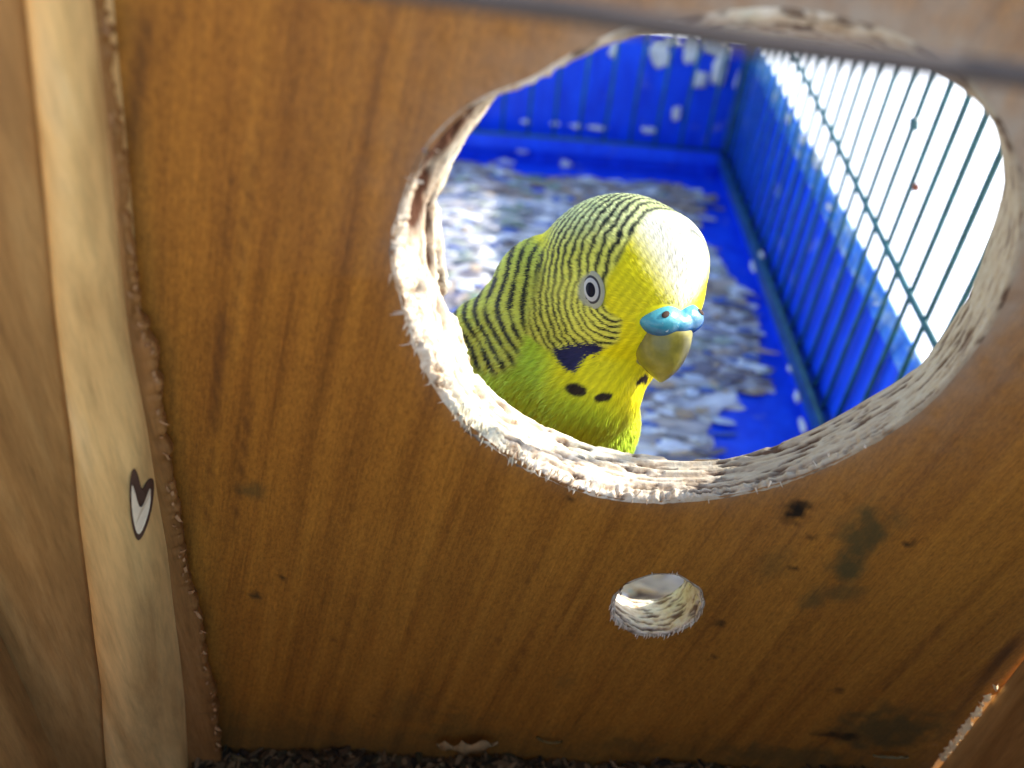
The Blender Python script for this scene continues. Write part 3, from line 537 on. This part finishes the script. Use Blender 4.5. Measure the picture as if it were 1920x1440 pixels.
m1 = body.modifiers.new('r', 'REMESH'); m1.mode = 'VOXEL'; m1.voxel_size = 0.075
m2 = body.modifiers.new('s', 'SMOOTH'); m2.factor = 0.5; m2.iterations = 14
dg = bpy.context.evaluated_depsgraph_get(); me2 = bpy.data.meshes.new_from_object(body.evaluated_get(dg), depsgraph=dg); body.modifiers.clear(); body.data = me2; me2.name = 'body'
me2.polygons.foreach_set('use_smooth', [True] * len(me2.polygons))
if not me2.materials: me2.materials.append(M['plumage'])
put(body, BD)
nv = len(me2.vertices); BVt = np.zeros(nv * 3, np.float32); me2.vertices.foreach_get('co', BVt); BVt = BVt.reshape(-1, 3).astype(float)
# plumage pattern: a function of the place on the bird; the far half mirrors the near half through the bird's middle plane
def to_px(Pw):
    c = Pw @ RW; d = (c - HCc); lat = d @ BL; far = (lat < 0) & ((d @ BU) > -1.6)
    c = np.where(far[:, None], c - 2 * lat[:, None] * BL, c)
    return 960 + F * c[:, 0] / c[:, 2], 720 + F * c[:, 1] / c[:, 2], (c - HCc) / 1.27, lat
def poly_sd(x, y, poly):                        # signed distance, positive inside
    P = np.array(poly, float); d = np.full(len(x), 1e9); ins = np.zeros(len(x), bool)
    for a, b in zip(P, np.roll(P, -1, 0)):
        e = b - a; t = np.clip(((x - a[0]) * e[0] + (y - a[1]) * e[1]) / (e @ e), 0, 1); d = np.minimum(d, np.hypot(x - a[0] - t * e[0], y - a[1] - t * e[1]))
        cond = ((a[1] > y) != (b[1] > y)) & (x < (b[0] - a[0]) * (y - a[1]) / (b[1] - a[1] + 1e-12) + a[0]); ins ^= cond
    return np.where(ins, d, -d)
HEADZ = [(1262, 385), (1215, 402), (1178, 452), (1160, 490), (1140, 520), (1128, 560), (1140, 585), (1166, 600), (1160, 640), (1120, 662), (1045, 668), (1010, 645), (975, 620), (925, 560), (950, 430), (1040, 380), (1100, 330), (1280, 330)]
BACKZ = [(1060, 500), (1035, 590), (1000, 640), (968, 690), (930, 708), (880, 695), (790, 700), (780, 560), (880, 480), (985, 430)]
CHEEK = [(1034, 657), (1052, 650), (1080, 644), (1108, 642), (1133, 648), (1122, 664), (1100, 668), (1088, 682), (1076, 700), (1062, 694), (1046, 678)]
sst = lambda a, b, x: (lambda t: t * t * (3 - 2 * t))(np.clip((x - a) / (b - a), 0, 1))
def plum(Pw, jit, jph, base_only=False):
    x, y, n, lat = to_px(Pw); x = x + jit[:, 0]; y = y + jit[:, 1]; N = len(x); n = n / np.maximum(np.linalg.norm(n, axis=1, keepdims=True), 1e-6)
    Bax = nrm([0.73, 0.13, -0.67]); th = np.degrees(np.arccos(np.clip(n @ Bax, -1, 1)))
    u_up = 65 + 2.05 * (th - 69.5); u_lo = np.hypot((x - 1150), (y - 560))
    wv = 5 * np.sin(x * .021 + 1.3) * np.cos(y * .027) + 1.1 * np.sin(x * .071 + y * .043) * np.sin(y * .057 + 1) + 0.9 * np.sin(y * .23 - x * .11) * np.sin(x * .17)
    w = sst(505, 590, y + 0.25 * (1108 - x)); u = u_up * (1 - w) + u_lo * w + wv
    back = sst(-8, 16, poly_sd(x, y, BACKZ)); u = np.where(x < 1010, u_lo + 6 * np.sin(x * .021 + 1.3) * np.cos(y * .027) + 2.5 * np.sin(y * .06 + x * .03), u)
    ph_h = u / 11.3 + .13 * np.sin(x * .09 + y * .05) * np.sin(y * .10 - x * .05 + 2); ph_b = u / 20.0 + 0.25 * np.sin(y * .05)
    duty = 0.41 + 0.06 * np.sin(x * .05) - 0.06 * sst(540, 600, y)
    sh = lambda p, d: sst(-0.12, 0.12, d / 2 - np.abs(((p + jph) % 1) - 0.5))
    hz = sst(-5, 6, poly_sd(x, y, HEADZ)); inback = sst(1012, 990, x) if False else 1 - sst(985, 1012, x + 0.25 * (y - 560))
    brk = (np.sin(x * .13 + y * .031) + np.sin(y * .083 - x * .04)) * .5
    sb = sh(ph_b, np.where(brk > -.6, .45, .2)) * back; s = sh(ph_h, duty) * hz * (1 - inback) + sb * inback
    thin = np.exp(-((x - 1060) / 42) ** 2 - ((y - 535) / 30) ** 2); s = s * (1 - .35 * thin)
    yel = np.array([0.84, 0.78, 0.010]); grn = np.array([0.52, 0.74, 0.055]); hd = np.array([0.80, 0.80, 0.12]); crown = np.array([0.84, 0.90, 0.42]); blk = np.array([0.012, 0.016, 0.016])
    C = np.tile(yel, (N, 1))
    low = sst(20, 120, (y - 640) * 0.92 - (x - 1130) * 0.42 - 52 + jit[:, 1] * 2); lef = sst(1060, 1000, x) * sst(600, 660, y)
    g = np.clip(np.maximum(low, 1 - sst(1000, 1062, x - 0.15 * (y - 700)) if False else (1 - sst(995, 1060, x)) * sst(585, 640, y)), 0, 1)
    C = C * (1 - g[:, None]) + grn * g[:, None]
    pale = sst(-38, 26, ((x - 1190) * 0.86 - (y - 420) * 0.50) + jit[:, 0] * 3) * (1 - sst(570, 640, y)) * (1 - 0.0 * hz); C = C * (1 - pale[:, None]) + np.array([0.93, 0.92, 0.74]) * pale[:, None]  # forehead whitened in colour to stand in for burnt-out sunlight
    hb = np.clip(hz * (1 - inback) + back * inback, 0, 1); cr = (1 - sst(400, 480, y)) * (x > 1000); hcol = hd * (1 - cr[:, None]) + crown * cr[:, None]
    bcol = np.array([0.66, 0.72, 0.10]); hcol = hcol * (1 - inback[:, None]) + bcol * inback[:, None]
    C = C * (1 - hb[:, None]) + hcol * hb[:, None]
    if base_only: C = C * (1 - .45 * hb[:, None])
    else: C = C * (1 - s[:, None]) + blk * s[:, None]
    ck = sst(-2, 3, poly_sd(x + 1.4 * jit[:, 0], y + 2.2 * jit[:, 1], CHEEK)); C = C * (1 - ck[:, None]) + np.array([0.022, 0.022, 0.085]) * ck[:, None]
    for (cx, cy, rx, ry, an) in ((1080, 731, 21, 12, .25), (1131, 745, 18, 8.5, -.2), (1204, 712, 16, 5, -.75)):
        ca, sa = math.cos(an), math.sin(an); dx_, dy_ = (x - cx), (y - cy); e = np.hypot((dx_ * ca + dy_ * sa) / rx, (-dx_ * sa + dy_ * ca) / ry); m = 1 - sst(.82, 1.15, e); C = C * (1 - m[:, None]) + np.array([0.035, 0.024, 0.016]) * m[:, None]
    eg = 1 - sst(26, 36, np.hypot((x - 1108) / .8, (y - 544))); C = C * (1 - eg[:, None]) + np.array([0.40, 0.41, 0.30]) * eg[:, None]
    C *= (0.93 + 0.10 * np.sin(x * .31 + y * .23)[:, None] * (1 - hb[:, None]))
    return C
bvh = BVHTree.FromPolygons([tuple(p) for p in BVt], [tuple(p.vertices) for p in me2.polygons])
hit, hn, _, _ = bvh.ray_cast(Vector((0, 0, 0)), Vector(W(nrm(cp(1109, 543, 1)))))
eyeC = np.array(hit) @ RW; eyeN = nrm(0.72 * nrm(np.array(hn) @ RW) + 0.55 * BL + 0.05 * BF)
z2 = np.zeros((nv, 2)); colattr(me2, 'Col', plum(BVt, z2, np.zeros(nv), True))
# feather barbs: short tapering strips lying along the plumage
me2.calc_loop_triangles(); nt2 = len(me2.loop_triangles); T = np.zeros(nt2 * 3, np.int32); me2.loop_triangles.foreach_get('vertices', T); T = T.reshape(-1, 3)
NVn = np.zeros(nv * 3, np.float32); me2.vertices.foreach_get('normal', NVn); NVn = NVn.reshape(-1, 3).astype(float)
tri = BVt[T]; ar = np.linalg.norm(np.cross(tri[:, 1] - tri[:, 0], tri[:, 2] - tri[:, 0]), axis=1) / 2; cen = tri.mean(1); hd_ = np.linalg.norm(cen - W(HCc), axis=1)
wgt = ar * np.where(hd_ < 1.9, 3.0, np.where(cen[:, 2] > -10.5, 1.9, 0.3)); NS = 150000
pick = rng.choice(nt2, NS, p=wgt / wgt.sum()); b1, b2 = rng.random(NS), rng.random(NS); sw_ = b1 + b2 > 1; b1[sw_] = 1 - b1[sw_]; b2[sw_] = 1 - b2[sw_]
P = tri[pick, 0] * (1 - b1 - b2)[:, None] + tri[pick, 1] * b1[:, None] + tri[pick, 2] * b2[:, None]
Nn = NVn[T[pick, 0]] * (1 - b1 - b2)[:, None] + NVn[T[pick, 1]] * b1[:, None] + NVn[T[pick, 2]] * b2[:, None]; Nn /= np.linalg.norm(Nn, axis=1, keepdims=True)
cereW = W(hp(1.30, 0, -0.18)); tailW = np.array(W(cp(970, 900, 14.8))) + [-1.6, 1.2, -4.5]
dh = np.linalg.norm(P - W(HCc), axis=1); k = sst(1.1, 2.6, dh)[:, None]
fl = (P - cereW); fl /= np.linalg.norm(fl, axis=1, keepdims=True); ft = (tailW - P); ft /= np.linalg.norm(ft, axis=1, keepdims=True); fl = fl * (1 - k) + ft * k
fl += rng.normal(0, .13, fl.shape); fl -= Nn * (fl * Nn).sum(1)[:, None]; fl /= np.maximum(np.linalg.norm(fl, axis=1, keepdims=True), 1e-6)
Lh = np.where(dh < 1.7, rng.uniform(.08, .15, NS), np.where(dh < 3.0, rng.uniform(.10, .18, NS), rng.uniform(.18, .34, NS))); wd_ = np.where(dh < 2.0, rng.uniform(.0045, .0085, NS), rng.uniform(.006, .012, NS))
front = np.linalg.norm(P - cereW, axis=1); Lh *= np.clip(front / .7, .35, 1)
okm = np.ones(NS, bool); eyW = W(eyeC); okm &= np.linalg.norm((np.stack([(P @ RW - HCc) @ BF, np.abs((P @ RW - HCc) @ BL), (P @ RW - HCc) @ BU], -1) - np.array([1.06, .225, -.215])) / np.array([.31, .35, .25]), axis=1) > 1.12; okm &= np.linalg.norm(P - eyW, axis=1) > 0.150
P, Nn, fl, Lh, wd_ = P[okm], Nn[okm], fl[okm], Lh[okm], wd_[okm]; NS = len(P)
Sd = np.cross(fl, Nn); lift = rng.uniform(.010, .034, NS) * np.where(np.linalg.norm(P - cereW, axis=1) < 1.6, .2, 1); curve = rng.normal(0, .05, (NS, 1))
VV = np.zeros((NS, 5, 2, 3)); CC = np.zeros((NS, 5, 2, 3)); jit = rng.normal(0, 0.9, (NS, 2)); jph = rng.normal(0, .065, NS)
for i, u in enumerate((0, .28, .55, .8, 1.0)):
    q = P + fl * (Lh * u)[:, None] + Nn * (lift * (0.25 + u) + 0.004)[:, None] + Sd * (curve * Lh[:, None] * u * u) - Nn * (Lh ** 2 * u * u * .30)[:, None]
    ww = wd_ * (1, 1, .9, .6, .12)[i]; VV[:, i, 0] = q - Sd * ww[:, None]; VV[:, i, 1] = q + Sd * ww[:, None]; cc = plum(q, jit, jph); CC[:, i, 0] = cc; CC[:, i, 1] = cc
nrmrow = lambda a: a / np.linalg.norm(a, axis=1, keepdims=True)
CC *= rng.uniform(.86, 1.12, (NS, 1, 1, 1)); base = np.arange(NS)[:, None] * 10; ii = np.arange(4)[None] * 2
QQ = np.stack([base + ii, base + ii + 1, base + ii + 3, base + ii + 2], -1).reshape(-1, 4)
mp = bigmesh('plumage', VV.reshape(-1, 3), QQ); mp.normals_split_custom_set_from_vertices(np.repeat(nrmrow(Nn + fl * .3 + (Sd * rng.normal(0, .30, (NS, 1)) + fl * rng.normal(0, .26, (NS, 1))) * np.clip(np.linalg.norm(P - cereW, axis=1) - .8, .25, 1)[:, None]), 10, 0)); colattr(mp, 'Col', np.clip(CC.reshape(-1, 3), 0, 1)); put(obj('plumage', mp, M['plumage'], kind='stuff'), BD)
# cere, beak, eyes
def m_cere():
    k = NT('blue_cere'); o = k.objc(); n = k.noise(o, 3.4, 5, .65); sp = k.noise(o, 16, 3, .6); sx = k.n('SeparateXYZ'); k.l(o, sx.inputs[0]); zc = float(W(hp(1.2, .2, -.235))[2])
    hgt = k.n('MapRange'); k.l(sx.outputs[2], hgt.inputs[0]); hgt.inputs[1].default_value = zc - .20; hgt.inputs[2].default_value = zc + .20
    f = k.math('ADD', k.math('MULTIPLY', hgt.outputs[0], 0.7), k.math('MULTIPLY', n, 0.35))
    c = k.ramp(f, [(.22, (0.014, 0.045, 0.15)), (.46, (0.018, 0.11, 0.23)), (.68, (0.03, 0.24, 0.33)), (.92, (0.09, 0.38, 0.42))])
    c = k.mix(k.ramp(sp, [(.66, 0.0), (.74, .7)]), c, (0.45, 0.60, 0.66)); k.bump(sp, .35, .02); return k.col(c, .26, .5)
M['cere'] = m_cere()
M['beak'] = (lambda k: (k.bump(k.noise(k.mapping(k.objc(), (2, 2, 5)), 2, 5, .7), .25, .02), k.col(k.ramp(k.noise(k.objc(), 1.6, 4, .6), [(.32, (0.085, 0.09, 0.02)), (.52, (0.20, 0.18, 0.022)), (.7, (0.31, 0.285, 0.06))]), .33, .45))[1])(NT('olive_beak'))
M['mandible'] = m_plain('grey_mandible', (0.20, 0.19, 0.08), .45, .4); M['skin'] = m_plain('grey_eye_skin', (0.27, 0.28, 0.20), .6, .2); M['iris'] = m_plain('pale_iris', (0.33, 0.34, 0.33), .35, .3, .05)
M['pupil'] = m_plain('dark_pupil', (0.004, 0.006, 0.014), .25, .08); M['lid'] = m_plain('dark_lid', (0.025, 0.025, 0.03), .5, .3); M['nostril'] = m_plain('dark_nostril', (0.05, 0.028, 0.02), .7, .1)
def world_loft(name, secs, mat, parent, capend=True):   # secs: rows of camera-space points
    A = np.array([[W(p) for p in s] for s in secs]); nu, nvv = A.shape[:2]; Vv = list(A.reshape(-1, 3)); q = [tuple(t) for t in gridq(nu, nvv + 0)]
    q += [(i * nvv + nvv - 1, (i + 1) * nvv + nvv - 1, (i + 1) * nvv, i * nvv) for i in range(nu - 1)]
    if capend: q += [tuple(range(nvv)), tuple((nu - 1) * nvv + j for j in range(nvv))[::-1]]
    me = mesh(name, Vv, q); o = obj(name, me, mat); s = o.modifiers.new('s', 'SUBSURF'); s.levels = 2; s.render_levels = 2; return put(o, parent)
def beak_sec(f, u, wl, wf, n=14, flat=0.0):
    c = hp(f, 0, u); out = []
    for j in range(n):
        a = 2 * math.pi * j / n; ca, sa = math.cos(a), math.sin(a); out.append(c + BL * wl * sa * (1 - .18 * max(ca, 0)) + BF * (wf * ca if ca > 0 else wf * .8 * ca))
    return out
world_loft('beak', [beak_sec(1.02, -0.14, .38, .26), beak_sec(1.04, -0.32, .45, .37), beak_sec(1.03, -0.52, .465, .40), beak_sec(1.02, -0.72, .43, .39), beak_sec(1.02, -0.86, .35, .35), beak_sec(1.06, -0.99, .22, .23), beak_sec(1.11, -1.08, .09, .10), beak_sec(1.13, -1.13, .015, .02)], M['beak'], BD)
world_loft('lower_mandible', [beak_sec(0.60, -0.60, .36, .26), beak_sec(0.78, -0.80, .36, .26), beak_sec(0.90, -0.93, .27, .19), beak_sec(0.98, -1.0, .10, .07)], M['mandible'], BD)
LC, LR = (1.06, .225, -.215), (.31, .36, .255)
def lobes():
    bm = bmesh.new()
    for s in (1, -1):
        r = bmesh.ops.create_icosphere(bm, subdivisions=4, radius=1)
        for v in r['verts']: v.co = Vector(HB @ Vector((v.co.x * LR[0], v.co.y * LR[1], v.co.z * LR[2] * (1 - .25 * max(-v.co.x, 0)) * (1 - .42 * max(v.co.y * s, 0) ** 1.5) - .03 * max(v.co.y * s, 0) * LR[2]))) + Vector(W(hp(LC[0], LC[1] * s, LC[2])))
    r = bmesh.ops.create_icosphere(bm, subdivisions=3, radius=1)
    for v in r['verts']: v.co = Vector(HB @ Vector((v.co.x * .31, v.co.y * .36, v.co.z * .20))) + Vector(W(hp(1.085, 0, -0.245)))
    me = bpy.data.meshes.new('cere'); bm.to_mesh(me); bm.free(); return me
cr_ = obj('cere', lobes(), M['cere']); q1 = cr_.modifiers.new('r', 'REMESH'); q1.mode = 'VOXEL'; q1.voxel_size = .022; q1.use_smooth_shade = True; q2 = cr_.modifiers.new('s', 'SMOOTH'); q2.iterations = 14; put(cr_, BD)
cr_['label'] = 'glossy blue swollen cere above the beak'
ro_ = (np.array([(0 - HCc) @ BF, (0 - HCc) @ BL, (0 - HCc) @ BU]) - LC) / LR; rd_ = cp(1249, 589, 1); rd_ = np.array([rd_ @ BF, rd_ @ BL, rd_ @ BU]) / LR
qa, qb, qc = rd_ @ rd_, 2 * ro_ @ rd_, ro_ @ ro_ - 1; disc = max(qb * qb - 4 * qa * qc, 0); hl = ro_ + rd_ * (-qb - math.sqrt(disc)) / (2 * qa)
for s in (1, -1):
    g = nrm(hl / LR) * (1, s, 1); pos = (hl * LR + LC) * (1, s, 1); nw = W(BF * g[0] + BL * g[1] + BU * g[2]); tw = nrm(np.cross(nw, W(nrm(BU + .5 * s * BL)))); uw = np.cross(nw, tw)
    bm = bmesh.new(); bmesh.ops.create_icosphere(bm, subdivisions=3, radius=1); Rn = Matrix(np.stack([nw, tw, uw]).T.tolist()); c = W(hp(*pos)) - nw * .012
    for v in bm.verts: v.co = Rn @ Vector((v.co.x * .02, v.co.y * .068, v.co.z * .042)) + Vector(c)
    me = bpy.data.meshes.new('nostril'); bm.to_mesh(me); bm.free(); me.polygons.foreach_set('use_smooth', [True] * len(me.polygons)); put(obj('nostril', me, M['nostril']), BD)
def disc_dome(name, c, nrm_, r0, r1, h0, h1, mat, parent, n=48, m=6):     # annular dome round axis nrm_ (camera space)
    a = nrm(np.cross(nrm_, BU - .45 * BF)); b = np.cross(a, nrm_); Vv = []
    for i in range(m):
        t = i / (m - 1); r = r0 + (r1 - r0) * t; h = h0 + (h1 - h0) * (1 - (1 - t) ** 2)
        for j in range(n): an = 2 * math.pi * j / n; Vv.append(W(c + a * math.cos(an) * r * .86 + b * math.sin(an) * r * 1.22 + nrm_ * h))
    q = [(i * n + j, i * n + (j + 1) % n, (i + 1) * n + (j + 1) % n, (i + 1) * n + j) for i in range(m - 1) for j in range(n)]
    if r1 < 1e-3: pass
    return put(obj(name, mesh(name, Vv, q), mat), parent)
def find_surface(c, d):
    # push the eye out onto the plumage surface
    cw = W(c); dw = W(d); ok, loc, no, idx = body.ray_cast(Vector(cw + dw * 3), Vector(-dw)) if False else (False, None, None, None); return c
mir = lambda v, o=None: v - 2 * ((v - HCc) @ BL) * BL
for s in (1, -1):
    en, c = eyeN.copy(), eyeC.copy()
    if s < 0: c = mir(c); en = en - 2 * (en @ BL) * BL
    c = c - en * 0.05
    disc_dome('eye_ring', c, en, .212, .150, 0.03, .05, M['skin'], BD); disc_dome('eye_rim', c, en, .166, .125, .042, .060, M['lid'], BD); disc_dome('eye', c, en, .137, .080, .054, .076, M['iris'], BD); disc_dome('pupil', c, en, .092, .0005, .072, .092, M['pupil'], BD)
# feet and tail, hidden below the hole from the photograph's viewpoint
M['foot'] = m_plain('grey_foot', (0.36, 0.30, 0.30), .6, .2)
for s in (-1, 1):
    f0 = bc + np.array([0.35, -0.15 + .55 * s, -3.2]); fx = np.array([f0[0] + .3, f0[1], FZ + .28])
    Vf, Qf = [], []
    for path, rad in [([f0, (f0 + fx) / 2 + [-.12, 0, 0], fx], [.30, .16, .10])] + [([fx, fx + np.array([dx_, dy_, -.08]) * .5 + [0, 0, .06], fx + np.array([dx_, dy_, -.2])], [.09, .075, .03]) for dx_, dy_ in ((.85, .22 * s), (.8, -.25 * s), (-.6, .2 * s), (-.55, -.2 * s))]:
        v_, q_ = tube_data(path, rad, 8); n0 = len(Vf); Vf += v_; Qf += [tuple(n0 + i for i in q) for q in q_]
    put(obj('foot', mesh('foot', Vf, Qf), M['foot']), BD)
tl = [bc + np.array([-.6, .9, -3.2]), bc + np.array([-1.3, 1.7, -4.4]), bc + np.array([-2.2, 2.7, -5.4])]
Vt, Qt = tube_data(tl, [.55, .40, .08], 10); Vt = [np.array(v) for v in Vt]; met = mesh('tail', Vt, Qt); colattr(met, 'Col', np.tile([0.05, 0.16, 0.16], (len(Vt), 1))); put(obj('tail', met, M['plumage']), BD)
